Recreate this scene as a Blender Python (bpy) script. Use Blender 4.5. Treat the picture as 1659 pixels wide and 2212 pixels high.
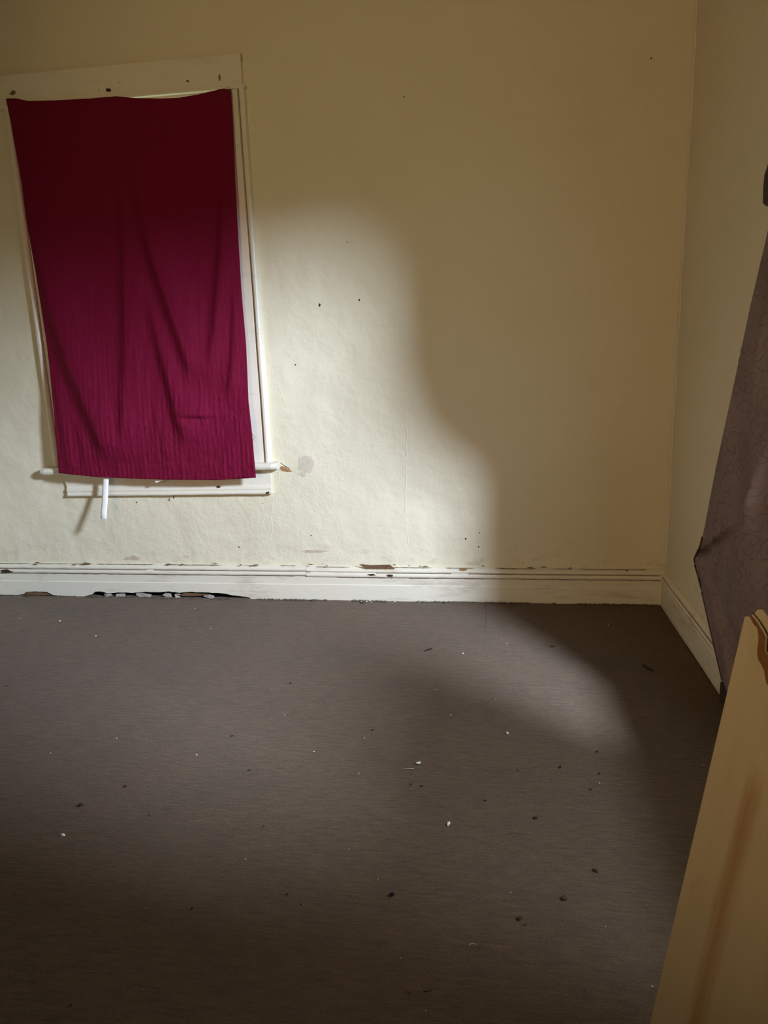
import bpy, bmesh, math, random
from mathutils import Vector, Matrix, noise

# ------------------------------------------------------------------ clear
for o in list(bpy.data.objects):
    bpy.data.objects.remove(o, do_unlink=True)
scene = bpy.context.scene
COL = scene.collection
random.seed(7)

# ------------------------------------------------------------------ camera
W, H, FPX, EYE = 1659, 2212, 1553.8, 1.5
RX = Vector((0.98963, 0.13913, -0.03500)); FW = Vector((-0.13976, 0.96407, -0.22586))
RX = (RX - FW * RX.dot(FW)).normalized(); UP = RX.cross(FW)
cam_d = bpy.data.cameras.new('camera'); cam = bpy.data.objects.new('camera', cam_d); COL.objects.link(cam)
cam_d.sensor_fit = 'HORIZONTAL'; cam_d.sensor_width = 36.0; cam_d.lens = FPX / W * 36.0
cam_d.clip_start = 0.02
cam.matrix_world = Matrix(((RX.x, UP.x, -FW.x, 0), (RX.y, UP.y, -FW.y, 0), (RX.z, UP.z, -FW.z, EYE), (0, 0, 0, 1)))
scene.camera = cam

# ------------------------------------------------------------------ world, added lamp for daylight, exposure
SKY, DAYLIGHT_W, LAMP_W = 3.5, 480.0, 208.0
wd = bpy.data.worlds.new('overcast_sky'); scene.world = wd; wd.use_nodes = True
bg = wd.node_tree.nodes['Background']; bg.inputs[0].default_value = (0.80, 0.92, 1.0, 1); bg.inputs[1].default_value = SKY
# added cool white lamp standing in for daylight, shining in through the glazed doorway in the right wall
DAYLIGHT = Vector((2.40, 0.70, 2.74)); DAYLIGHT_AIM = (Vector((-4.0, 3.6, 0.4)) - DAYLIGHT).normalized()
sd = bpy.data.lights.new('daylight_source', 'AREA'); sd.shape = 'DISK'; sd.size = 0.56; sd.energy = DAYLIGHT_W; sd.color = (0.78, 0.94, 1.20)
fl = bpy.data.objects.new('daylight_source', sd); COL.objects.link(fl); fl.location = DAYLIGHT; fl.rotation_euler = DAYLIGHT_AIM.to_track_quat('-Z', 'Y').to_euler()
vs = scene.view_settings
vs.view_transform = 'Standard'; vs.look = 'None'; vs.gamma = 1.0; vs.exposure = 0.0; vs.use_curve_mapping = False

# room (metres): X along the back wall, Y into it, Z up
YB, XR, XL, YF, ZC = 4.09, 1.014, -3.35, -2.2, 3.5
WX0, WX1, WZ0, WZ1 = -2.51, -1.375, 0.845, 2.845          # window in the back wall
GY0, GY1, GZ0, GZ1 = 1.14, 2.70, 0.05, 2.46            # glazed doorway in the right wall, half behind the drape

def portal(name, loc, rot, sx, sy):
    l = bpy.data.lights.new(name, 'AREA'); l.shape = 'RECTANGLE'; l.size = sx; l.size_y = sy
    l.cycles.is_portal = True
    o = bpy.data.objects.new(name, l); COL.objects.link(o); o.location = loc; o.rotation_euler = rot
portal('daylight_portal', ((WX0 + WX1) / 2, YB + 0.18, (WZ0 + WZ1) / 2), (math.radians(-90), 0, 0), WX1 - WX0, WZ1 - WZ0)
portal('daylight_portal', (XR + 0.17, (GY0 + GY1) / 2, (GZ0 + GZ1) / 2), (0, math.radians(90), 0), GZ1 - GZ0, GY1 - GY0)

# ------------------------------------------------------------------ helpers
def ray(px, py): return RX * ((px - W / 2) / FPX) - UP * ((py - H / 2) / FPX) + FW
def on_y(px, py, y=YB):
    d = ray(px, py); return Vector((0, 0, EYE)) + d * (y / d.y)
def on_x(px, py, x=XR):
    d = ray(px, py); return Vector((0, 0, EYE)) + d * (x / d.x)
def on_floor(px, py, z=0.0):
    d = ray(px, py); return Vector((0, 0, EYE)) + d * ((z - EYE) / d.z)

def link(name, verts, faces, mat, parent=None, smooth=False):
    me = bpy.data.meshes.new(name); me.from_pydata([tuple(v) for v in verts], [], faces); me.update()
    if smooth:
        for p in me.polygons: p.use_smooth = True
    o = bpy.data.objects.new(name, me); COL.objects.link(o)
    if mat: me.materials.append(mat)
    if parent: o.parent = parent
    return o
def from_bm(name, bm, mat, parent=None, smooth=False):
    bmesh.ops.recalc_face_normals(bm, faces=bm.faces)
    me = bpy.data.meshes.new(name); bm.to_mesh(me); bm.free()
    if smooth:
        for p in me.polygons: p.use_smooth = True
    o = bpy.data.objects.new(name, me); COL.objects.link(o)
    if mat: me.materials.append(mat)
    if parent: o.parent = parent
    return o
def add_box(bm, x0, x1, y0, y1, z0, z1, bev=0.0):
    r = bmesh.ops.create_cube(bm, size=1.0)
    bmesh.ops.scale(bm, vec=(x1 - x0, y1 - y0, z1 - z0), verts=r['verts'])
    bmesh.ops.translate(bm, vec=((x0 + x1) / 2, (y0 + y1) / 2, (z0 + z1) / 2), verts=r['verts'])
    if bev:
        es = list({e for v in r['verts'] for e in v.link_edges})
        bmesh.ops.bevel(bm, geom=es, offset=bev, segments=2, affect='EDGES', profile=0.6)
def box(name, dims, mat, parent=None, bev=0.0):
    bm = bmesh.new(); add_box(bm, *dims, bev=bev); return from_bm(name, bm, mat, parent)
def sweep(name, profile, path_fn, n, mat, parent=None, smooth=False):
    """closed profile [(a,b)] carried along path_fn(t)->list of points per profile vertex"""
    vs_, fs = [], []; m = len(profile)
    for i in range(n + 1): vs_ += path_fn(i / n, profile)
    for i in range(n):
        for j in range(m):
            k = (j + 1) % m
            fs.append((i * m + j, i * m + k, (i + 1) * m + k, (i + 1) * m + j))
    fs.append(tuple(range(m))[::-1]); fs.append(tuple(n * m + j for j in range(m)))
    bm = bmesh.new(); bvs = [bm.verts.new(v) for v in vs_]
    for f in fs: bm.faces.new([bvs[i] for i in f])
    return from_bm(name, bm, mat, parent, smooth)
def tube(name, pts, rad, mat, parent=None, seg=6, flat=1.0, nrm=None):
    pts = [Vector(p) for p in pts]; vs_, fs = [], []
    for i, p in enumerate(pts):
        t = (pts[min(i + 1, len(pts) - 1)] - pts[max(i - 1, 0)]).normalized()
        a = (nrm or Vector((0, 0, 1))); 
        if abs(a.dot(t)) > 0.95: a = Vector((0, 1, 0))
        b = t.cross(a).normalized(); a = b.cross(t).normalized()
        rr = rad[i] if isinstance(rad, (list, tuple)) else rad
        for k in range(seg):
            w = 2 * math.pi * k / seg
            vs_.append(p + b * math.cos(w) * rr + a * math.sin(w) * rr * flat)
    for i in range(len(pts) - 1):
        for k in range(seg):
            k2 = (k + 1) % seg
            fs.append((i * seg + k, i * seg + k2, (i + 1) * seg + k2, (i + 1) * seg + k))
    fs.append(tuple(range(seg))[::-1]); fs.append(tuple((len(pts) - 1) * seg + k for k in range(seg)))
    return link(name, vs_, fs, mat, parent, True)
def empty(name, loc=(0, 0, 0)):
    o = bpy.data.objects.new(name, None); COL.objects.link(o); o.location = loc; o.empty_display_size = 0.1; return o
def struct(o): o['kind'] = 'structure'; return o
def tag(o, label, cat, group=None):
    o['label'] = label; o['category'] = cat
    if group: o['group'] = group
    return o
def interp(tab, x):
    if x <= tab[0][0]: return tab[0][1]
    for (a, b), (c, d) in zip(tab, tab[1:]):
        if x <= c: return b + (d - b) * (x - a) / (c - a)
    return tab[-1][1]
def sstep(a, b, x):
    t = max(0.0, min(1.0, (x - a) / (b - a))); return t * t * (3 - 2 * t)
def fbm(x, y, z=0.0): return noise.fractal(Vector((x, y, z)), 1.0, 2.0, 4)

# ------------------------------------------------------------------ materials
class NT:
    def __init__(s, name):
        s.m = bpy.data.materials.new(name); s.m.use_nodes = True; s.t = s.m.node_tree; s.p = s.t.nodes['Principled BSDF']
        tc = s.t.nodes.new('ShaderNodeTexCoord'); s.obj = tc.outputs['Object']
    def n(s, typ, ins=None, **props):
        nd = s.t.nodes.new(typ)
        for k, v in props.items(): setattr(nd, k, v)
        for k, v in (ins or {}).items(): s.set(nd.inputs[k], v)
        return nd
    def set(s, sock, v):
        if isinstance(v, bpy.types.NodeSocket): s.t.links.new(v, sock)
        elif isinstance(v, (tuple, list)): sock.default_value = (*v, 1) if len(v) == 3 and sock.type == 'RGBA' else v
        else: sock.default_value = v
    def math(s, op, a, b=0.0, c=0.0, clamp=False):
        nd = s.n('ShaderNodeMath', {0: a, 1: b, 2: c}, operation=op); nd.use_clamp = clamp; return nd.outputs[0]
    def map(s, sc=(1, 1, 1), loc=(0, 0, 0), rot=(0, 0, 0), vec=None):
        return s.n('ShaderNodeMapping', {0: vec or s.obj, 1: loc, 2: rot, 3: sc}).outputs[0]
    def noise(s, scale, detail=4, rough=0.55, vec=None, dist=0.0):
        return s.n('ShaderNodeTexNoise', {'Vector': vec or s.obj, 'Scale': scale, 'Detail': detail, 'Roughness': rough, 'Distortion': dist}).outputs['Fac']
    def ramp(s, fac, a, b, c0=(0, 0, 0), c1=(1, 1, 1)):
        nd = s.n('ShaderNodeValToRGB', {0: fac}); e = nd.color_ramp.elements
        e[0].position = a; e[1].position = b; e[0].color = (*c0, 1); e[1].color = (*c1, 1); return nd.outputs[0]
    def mix(s, f, a, b):
        nd = s.n('ShaderNodeMix', data_type='RGBA'); s.set(nd.inputs[0], f); s.set(nd.inputs[6], a); s.set(nd.inputs[7], b); return nd.outputs[2]
    def range(s, v, a, b, c=0.0, d=1.0):
        return s.n('ShaderNodeMapRange', {0: v, 1: a, 2: b, 3: c, 4: d}).outputs[0]
    def xyz(s, vec=None):
        return s.n('ShaderNodeSeparateXYZ', {0: vec or s.obj}).outputs
    def bump(s, h, strength, dist, prev=None):
        nd = s.n('ShaderNodeBump', {'Height': h, 'Strength': strength, 'Distance': dist})
        if prev: s.t.links.new(prev, nd.inputs['Normal'])
        return nd.outputs[0]
    def out(s, color, rough=0.7, normal=None, spec=0.3):
        s.set(s.p.inputs['Base Color'], color); s.set(s.p.inputs['Roughness'], rough); s.p.inputs['Specular IOR Level'].default_value = spec
        if normal: s.t.links.new(normal, s.p.inputs['Normal'])
        return s.m

PAINT = (0.74, 0.67, 0.50)
def wall_material(name, base, rough=0.55, lumps=1.0):
    N = NT(name); x, y, z = N.xyz()
    tone = N.noise(1.3, 5, 0.6)
    col = N.mix(N.range(tone, 0.35, 0.7), base, tuple(c * k for c, k in zip(base, (0.96, 0.955, 0.93))))
    # grime gathered above the skirting, broken up by noise
    dn = N.noise(9, 6, 0.65, N.map((1, 1, 2.2)))
    low = N.range(z, 0.20, 0.42, 1.0, 0.0)
    d = N.math('MULTIPLY', N.ramp(dn, 0.54, 0.72), low)
    col = N.mix(N.math('MULTIPLY', d, 0.5), col, (0.33, 0.25, 0.15))
    # faint scuffs and scattered fly specks
    sc = N.ramp(N.noise(3.0, 8, 0.7, N.map((1, 1, 6), (3.1, 0, 1.7))), 0.66, 0.74)
    col = N.mix(N.math('MULTIPLY', sc, 0.16), col, (0.36, 0.29, 0.20))
    sp = N.n('ShaderNodeTexVoronoi', {'Vector': N.obj, 'Scale': 7.0}).outputs['Distance']
    spm = N.math('MULTIPLY', N.math('LESS_THAN', sp, 0.018), N.math('GREATER_THAN', N.noise(2.0, 2), 0.60))
    col = N.mix(N.math('MULTIPLY', spm, 0.75), col, (0.16, 0.11, 0.07))
    b = N.bump(N.noise(6, 4, 0.5), 0.5 * lumps, 0.03)
    patch = N.math('MULTIPLY', N.ramp(N.noise(1.6, 3, 0.5, N.map((1, 1, 1), (4.3, 0, 8.2))), 0.40, 0.56), N.range(z, 2.2, 1.3))
    b = N.bump(N.math('MULTIPLY', N.noise(55, 5, 0.6, None, 0.8), patch), 0.32 * lumps, 0.010, b)
    b = N.bump(N.noise(260, 3, 0.6), 0.12, 0.002, b)
    return N.out(col, rough, b, 0.25)
M_WALL = wall_material('aged_cream_wall_paint', PAINT)
M_WALLR = wall_material('cream_wall_paint_right', PAINT, 0.55, 0.5)

def trim_material(name, base, dirt=0.35, rough=0.42):
    N = NT(name)
    g = N.ramp(N.noise(5, 7, 0.7, N.map((0.5, 1, 3))), 0.55, 0.78)
    col = N.mix(N.math('MULTIPLY', g, dirt), base, (0.34, 0.25, 0.15))
    f = N.ramp(N.noise(38, 6, 0.72, N.map((0.35, 1, 1.6))), 0.68, 0.72)
    col = N.mix(N.math('MULTIPLY', f, dirt * 1.6), col, (0.20, 0.13, 0.07))
    b = N.bump(N.noise(26, 5, 0.6, N.map((0.4, 1, 1))), 0.35, 0.006)
    return N.out(col, rough, b, 0.35)
M_TRIM = trim_material('aged_cream_trim_paint', (0.76, 0.70, 0.57), 0.3)
M_BASE = trim_material('scuffed_skirting_paint', (0.73, 0.67, 0.54), 0.75)
def plain(name, col, rough=0.8, var=0.25, scale=40, bump=0.4, spec=0.2):
    N = NT(name)
    c = N.mix(N.noise(scale, 5, 0.65), tuple(k * (1 - var) for k in col), tuple(min(1, k * (1 + var)) for k in col))
    return N.out(c, rough, N.bump(N.noise(scale * 2.5, 4, 0.6), bump, 0.003), spec)
M_DARK = plain('dark_cavity_shade', (0.02, 0.016, 0.012), 0.95)  # near-black, paints the shade inside the gap below the skirting
M_HOLE = plain('dark_hole', (0.05, 0.032, 0.02), 0.9)
M_WOOD = plain('bare_splintered_wood', (0.17, 0.095, 0.05), 0.85, 0.6, 90, 0.9)
M_ORANGE = plain('fresh_chipped_wood', (0.34, 0.18, 0.07), 0.8, 0.45, 60)
M_PLASTER = plain('bare_plaster', (0.60, 0.52, 0.40), 0.9, 0.25, 50, 0.7)
M_GROOVE = plain('grime_and_shadow_line', (0.20, 0.14, 0.08), 0.9, 0.5, 30)  # brown for grime lines, scuffs and the header's painted shadow line
M_RIDGE = plain('painted_plaster_ridge', (0.72, 0.67, 0.54), 0.55, 0.05, 40, 0.3)
M_FRAG = plain('grey_white_plaster', (0.42, 0.38, 0.33), 0.9, 0.6, 60, 0.9)
M_CWHITE = plain('white_crumb', (0.80, 0.78, 0.72), 0.8, 0.1)
M_CDARK = plain('dark_crumb', (0.035, 0.022, 0.014), 0.85)
M_CBLACK = plain('black_chunk', (0.008, 0.007, 0.007), 0.6)
M_CRED = plain('reddish_crumb', (0.22, 0.06, 0.03), 0.8)
M_CBROWN = plain('dry_brown_leaf', (0.06, 0.038, 0.018), 0.85)
M_STRAW = plain('straw_coloured_thread', (0.42, 0.36, 0.24), 0.8)
M_PLASTIC = plain('white_plastic', (0.88, 0.87, 0.85), 0.35, 0.02, 20, 0.05, 0.5)
M_METAL = plain('dull_nail_metal', (0.10, 0.09, 0.08), 0.5)
M_CEIL = plain('ceiling_paint', (0.60, 0.53, 0.40), 0.8, 0.05, 8, 0.2)
M_GRASS = plain('pale_dry_grass', (0.40, 0.46, 0.24), 0.95, 0.4, 3, 0.3)

# glass: clear, a little reflection
g = NT('window_glass'); tr = g.n('ShaderNodeBsdfTransparent'); gl = g.n('ShaderNodeBsdfGlossy', {'Roughness': 0.05})
mx = g.n('ShaderNodeMixShader', {0: 0.06}); g.t.links.new(tr.outputs[0], mx.inputs[1]); g.t.links.new(gl.outputs[0], mx.inputs[2])
g.t.links.new(mx.outputs[0], g.t.nodes['Material Output'].inputs[0]); M_GLASS = g.m

g = NT('light_dimming_film'); tr = g.n('ShaderNodeBsdfTransparent', {0: (.52, .52, .51)}); df = g.n('ShaderNodeBsdfDiffuse', {0: (.6, .6, .58)})  # half-clear sheet added to weaken the light reaching the carpet
mx = g.n('ShaderNodeMixShader', {0: 0.12}); g.t.links.new(tr.outputs[0], mx.inputs[1]); g.t.links.new(df.outputs[0], mx.inputs[2])
g.t.links.new(mx.outputs[0], g.t.nodes['Material Output'].inputs[0]); M_FILM = g.m

# carpet
N = NT('brown_carpet')
str1 = N.noise(60, 6, 0.75, N.map((0.28, 1.5, 1)))
fib = N.noise(300, 4, 0.75, N.map((0.5, 1.2, 1)))
big = N.noise(1.7, 4, 0.6)
col = N.mix(N.range(str1, 0.36, 0.64), (0.112, 0.062, 0.027), (0.242, 0.139, 0.065))
col = N.mix(N.math('MULTIPLY', N.range(fib, 0.45, 0.7), 0.6), col, (0.33, 0.212, 0.122))
col = N.mix(N.math('MULTIPLY', N.ramp(big, 0.5, 0.72), 0.35), col, (0.095, 0.068, 0.042))
stn = N.ramp(N.noise(4.5, 6, 0.7, N.map((1, 1.3, 1), (2.2, 7.1, 0))), 0.66, 0.74)
col = N.mix(N.math('MULTIPLY', stn, 0.45), col, (0.075, 0.053, 0.034))
b = N.bump(str1, 0.9, 0.014); b = N.bump(fib, 1.0, 0.008, b)
M_CARPET = N.out(col, 0.95, b, 0.1)
N.p.inputs['Sheen Weight'].default_value = 0.25; N.p.inputs['Sheen Roughness'].default_value = 0.5

# burgundy cloth
N = NT('burgundy_ribbed_cloth'); x, y, z = N.xyz()
wv = N.n('ShaderNodeTexWave', {'Vector': N.map((1, 0.0, 0.03)), 'Scale': 11.0, 'Distortion': 1.6, 'Detail': 3.0, 'Detail Scale': 3.0}, wave_type='BANDS', bands_direction='X').outputs['Fac']
crk = N.noise(11, 5, 0.6, N.map((2.2, 1, 0.8)))
low = N.range(z, 1.75, 0.95, 0.12, 1.0)          # ribs fade towards the top, standing in for the weaker light there
rib = N.math('MULTIPLY', N.math('MULTIPLY', wv, N.ramp(crk, 0.40, 0.66)), low)
weave = N.noise(320, 2, 0.6, N.map((1, 1, 0.3)))
puck = N.math('MULTIPLY', N.ramp(N.noise(34, 4, 0.6, N.map((1.3, 1, 1.0), (3, 0, 1))), 0.58, 0.68), low)
col = N.mix(weave, (0.130, 0.0020, 0.019), (0.175, 0.0036, 0.031))
col = N.mix(N.math('MULTIPLY', rib, 0.25), col, (0.26, 0.010, 0.055))
b = N.bump(rib, 0.45, 0.008); b = N.bump(crk, 0.35, 0.010, b); b = N.bump(puck, 0.35, 0.006, b); b = N.bump(weave, 0.15, 0.002, b)
M_BURG = N.out(col, 0.8, b, 0.15)

# purple scroll-patterned cloth: a spiral in each Voronoi cell, printed as thin darker lines
N = NT('mauve_scroll_cloth')
warp = N.n('ShaderNodeTexNoise', {'Vector': N.obj, 'Scale': 9.0, 'Detail': 2.0}).outputs['Color']
vec = N.n('ShaderNodeVectorMath', {0: N.obj, 1: N.n('ShaderNodeVectorMath', {0: warp, 3: 0.05}, operation='SCALE').outputs[0]}, operation='ADD').outputs[0]
flat = N.map((0, 1, 1), vec=vec)
def spiral(scale, turns, off):
    v = N.n('ShaderNodeVectorMath', {0: flat, 1: off}, operation='ADD').outputs[0]
    vo = N.n('ShaderNodeTexVoronoi', {'Vector': v, 'Scale': scale, 'Randomness': 0.8})
    rel = N.n('ShaderNodeVectorMath', {0: v, 1: vo.outputs['Position']}, operation='SUBTRACT').outputs[0]
    rx, ry, rz = N.xyz(rel)
    th = N.math('DIVIDE', N.math('ARCTAN2', ry, rz), 2 * math.pi)
    r = N.math('MULTIPLY', vo.outputs['Distance'], turns)
    fr = N.math('FRACT', N.math('ADD', th, N.math('ADD', r, 4.0)))
    ln = N.math('ABSOLUTE', N.math('SUBTRACT', fr, 0.5))
    return N.math('MULTIPLY', N.range(ln, 0.02, 0.075, 1.0, 0.0), N.range(vo.outputs['Distance'], 0.55, 0.7, 1.0, 0.0))
sp = N.math('MAXIMUM', spiral(11, 2.6, (0, 0, 0)), spiral(17, -2.2, (3.3, 1.7, 5.1)))
mott = N.noise(5, 4, 0.6)
col = N.mix(N.range(mott, 0.3, 0.7), (0.20, 0.145, 0.14), (0.26, 0.19, 0.19))
col = N.mix(N.math('MULTIPLY', sp, 0.6), col, (0.10, 0.068, 0.058))
b = N.bump(N.noise(24, 5, 0.6), 0.35, 0.012); b = N.bump(sp, 0.25, 0.003, b)
M_MAUVE = N.out(col, 0.75, b, 0.2)
M_HEM = plain('dark_mauve_hem', (0.075, 0.05, 0.05), 0.8, 0.15)

# broken door face: cream paint with one long strip of bare brown veneer
N = NT('cream_door_skin'); x, y, z = N.xyz()
n1 = N.noise(6, 5, 0.6, N.map((2.5, 1, 0.5)))
col = N.mix(N.range(n1, 0.3, 0.75), (0.54, 0.45, 0.30), (0.46, 0.38, 0.245))
wob = N.math('MULTIPLY', N.math('SUBTRACT', N.noise(5, 4, 0.6, N.map((0, 0, 1.5))), 0.5), 0.020)
xs = N.math('ADD', x, wob)
m = N.math('MULTIPLY', N.range(xs, 0.070, 0.084), N.range(xs, 0.104, 0.122, 1.0, 0.0))
m = N.math('MULTIPLY', m, N.range(z, 0.775, 0.70, 0.0, 1.0))
gr = N.noise(90, 4, 0.6, N.map((1, 1, 0.03)))
col = N.mix(N.math('MULTIPLY', m, N.range(gr, 0.25, 0.65, 0.35, 0.85)), col, (0.36, 0.215, 0.095))
smd = N.ramp(N.noise(7, 5, 0.65, N.map((2, 1, 1), (5, 1, 2))), 0.60, 0.76)
col = N.mix(N.math('MULTIPLY', smd, 0.4), col, (0.26, 0.20, 0.12))
M_DOOR = N.out(col, 0.5, N.bump(N.noise(30, 4, 0.6, N.map((1, 1, 0.2))), 0.15, 0.004), 0.3)
M_CORE = plain('torn_brown_fibreboard', (0.20, 0.095, 0.035), 0.9, 0.45, 70, 0.9)

# ================================================================== the setting
# ---- floor (carpet)
def floor_mesh():
    xs = [XL, -3.1] + [-2.9 + i * 0.035 for i in range(int(3.9 / 0.035) + 1)] + [XR + 0.01]
    ys = [YF, -0.6, 0.3] + [1.0 + i * 0.035 for i in range(int(3.04 / 0.035) + 1)] + [4.062, 4.075, YB + 0.01]
    vs_, fs = [], []
    for yy in ys:
        for xx in xs:
            z = 0.004 * fbm(xx * 1.4, yy * 1.4) + 0.0015 * fbm(xx * 9, yy * 9, 3)
            e = sstep(3.98, 4.06, yy)
            z += e * (0.002 + 0.006 * fbm(xx * 3.1, 8.0))
            z -= 0.004
            vs_.append((xx, yy, z))
    nx = len(xs)
    for j in range(len(ys) - 1):
        for i in range(nx - 1): fs.append((j * nx + i, j * nx + i + 1, (j + 1) * nx + i + 1, (j + 1) * nx + i))
    return link('floor', vs_, fs, M_CARPET, None, True)
floor = struct(floor_mesh()); floor['label'] = 'worn taupe brown carpet covering the whole floor'

# frayed pile standing up along the skirtings
def fringe():
    V, F = [], []
    def tuft(x, y, nx, ny):
        h = random.uniform(.004, .013); w = random.uniform(.003, .007); k = len(V); a = random.uniform(-.006, .006)
        V.extend([(x - ny * w, y + nx * w, -.004), (x + ny * w, y - nx * w, -.004), (x + nx * .008, y + ny * .008, -.004), (x + ny * a + nx * .004, y + nx * a + ny * .004, h)])
        F.extend([(k, k + 1, k + 3), (k + 1, k + 2, k + 3), (k + 2, k, k + 3)])
    for i in range(1500):
        x = random.uniform(-2.95, XR - .04)
        if -2.9 < x < -1.5 and random.random() < .75: continue
        if fbm(x * 5, 3.0) > -.1: tuft(x, YB - .040 - random.random() * .006, 0, -1)
    for i in range(500): tuft(XR - .034 - random.random() * .006, random.uniform(2.6, YB - .05), -1, 0)
    o = link('carpet_fringe', V, F, M_CARPET, floor); o['kind'] = 'stuff'
fringe()

# ---- back wall: front skin as a gently lumpy grid with the window hole, plus the masonry behind
def lump(x, z):
    l = sstep(-2.2, -3.0, x) * sstep(2.2, 0.9, z)
    return 0.004 * fbm(x * 1.1, z * 1.1) + (0.0022 + 0.004 * l) * fbm(x * 4.2, z * 4.2, 5)
def back_wall():
    def axis(a, b, stops, step):
        out = []; pts = [a] + stops + [b]
        for p, q in zip(pts, pts[1:]):
            n = max(1, round((q - p) / step)); out += [p + (q - p) * i / n for i in range(n)]
        return out + [b]
    xs = axis(XL, XR, [WX0, WX1], 0.03); zs = axis(0.05, ZC, [WZ0, WZ1], 0.03)
    vs_, fs = [], []; nx = len(xs)
    for z in zs:
        for x in xs: vs_.append((x, YB - 0.0 - lump(x, z), z))
    for j in range(len(zs) - 1):
        for i in range(nx - 1):
            cx_, cz = (xs[i] + xs[i + 1]) / 2, (zs[j] + zs[j + 1]) / 2
            if WX0 < cx_ < WX1 and WZ0 < cz < WZ1: continue
            fs.append((j * nx + i, j * nx + i + 1, (j + 1) * nx + i + 1, (j + 1) * nx + i))
    o = struct(link('wall_back', vs_, fs, M_WALL, None, True)); o['label'] = 'cream plaster back wall, stained and cracked'
    bm = bmesh.new(); y0, y1 = YB + 0.012, YB + 0.16
    add_box(bm, XL - .15, WX0, y0, y1, 0.05, ZC); add_box(bm, WX1, XR + .15, y0, y1, 0.05, ZC)
    add_box(bm, WX0, WX1, y0, y1, 0.05, WZ0); add_box(bm, WX0, WX1, y0, y1, WZ1, ZC)
    from_bm('wall_core', bm, M_PLASTER, o)
    bm = bmesh.new()
    add_box(bm, XL, XR, YB + 0.10, YB + 0.16, -0.06, 0.06); add_box(bm, XL, XR, YB - 0.0, YB + 0.16, -0.06, -0.03)
    from_bm('floor_gap_cavity', bm, M_DARK, o)
    return o
wall_back = back_wall()
# ---- right wall with its window hole
def plane_wall(name, boxes, mat, label):
    bm = bmesh.new()
    for b_ in boxes: add_box(bm, *b_)
    o = struct(from_bm(name, bm, mat)); o['label'] = label; return o
wall_right = plane_wall('wall_right', [(XR, XR + .16, GY1, YB + .16, -.06, ZC), (XR, XR + .16, YF, GY0, -.06, ZC),
    (XR, XR + .16, GY0, GY1, -.06, GZ0), (XR, XR + .16, GY0, GY1, GZ1, ZC),
    ], M_WALLR, 'plain cream right wall behind the mauve drape')
plane_wall('wall_left', [(XL - .15, XL, YF, YB, -.06, ZC)], M_WALLR, 'cream left wall outside the picture')
plane_wall('wall_front', [(XL - .15, XR + .16, YF - .15, YF, -.06, ZC)], M_WALLR, 'cream wall behind the viewer')
c = struct(box('ceiling', (XL - .15, XR + .16, YF - .15, YB + .16, ZC, ZC + .1), M_CEIL)); c['label'] = 'cream ceiling above the picture'
gnd = struct(box('ground', (-40, 40, -40, 40, -0.9, -0.7), M_GRASS)); gnd['label'] = 'green lawn outside the house'

# ---- plaster ridges, cracks, patches on the back wall
def wall_pt(px, py, off=0.0):
    p = on_y(px, py, YB); p = on_y(px, py, YB - lump(p.x, p.z) - off); return p
def ridge(name, pix, r, mat, flat=0.5):
    pts = []
    for (a, b_), (c_, d_) in zip(pix, pix[1:]):
        n = max(2, int(math.hypot(c_ - a, d_ - b_) / 9))
        for i in range(n):
            t = i / n; pts.append(wall_pt(a + (c_ - a) * t + random.uniform(-1.6, 1.6), b_ + (d_ - b_) * t, -0.0006))
    rr = [r * random.uniform(0.4, 1.2) for _ in pts]; rr[0] = rr[-1] = r * 0.2
    return tube(name, pts, rr, mat, wall_back, 6, flat, Vector((0, -1, 0)))
for pix, r in [([(876, 850), (879, 940), (877, 1010), (875, 1090), (879, 1150), (882, 1190)], .0045),
               ([(590, 1075), (587, 1120), (585, 1170), (591, 1212)], .004),
               ([(602, 1015), (600, 1060), (594, 1080)], .004),
               ([(697, 1020), (702, 1055), (712, 1085)], .003), ([(649, 1035), (645, 1075), (650, 1115)], .003),
               ([(733, 1100), (728, 1130), (734, 1165), (736, 1215)], .003),
               ([(800, 1130), (816, 1140), (828, 1158)], .003), ([(690, 988), (712, 982), (735, 995), (760, 1010)], .0025),
               ([(735, 1025), (765, 1045), (800, 1058)], .0025), ([(560, 1150), (566, 1142), (580, 1146)], .003),
               ([(730, 1195), (745, 1205), (756, 1215)], .004), ([(700, 1205), (712, 1222), (706, 1235)], .004),
               ([(40, 985), (62, 1010), (84, 1050)], .0035), ([(130, 1112), (150, 1120)], .003), ([(20, 1060), (60, 1085), (95, 1100)], .003),
               ([(136, 1150), (140, 1170)], .003), ([(552, 1080), (566, 1098), (580, 1104)], .0025), ([(340, 1095), (345, 1112)], .003)]:
    ridge('plaster_ridge', pix, r, M_RIDGE)
for pix, r in [([(600, 994), (608, 1002), (614, 1006), (624, 1012), (632, 1018)], .0028), ([(690, 984), (720, 980), (735, 992)], .0012),
               ([(876, 1050), (875, 1100), (878, 1130)], .0014), ([(575, 1085), (560, 1090), (548, 1086)], .0012)]:
    ridge('plaster_crack', pix, r, M_HOLE, 0.6)
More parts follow.
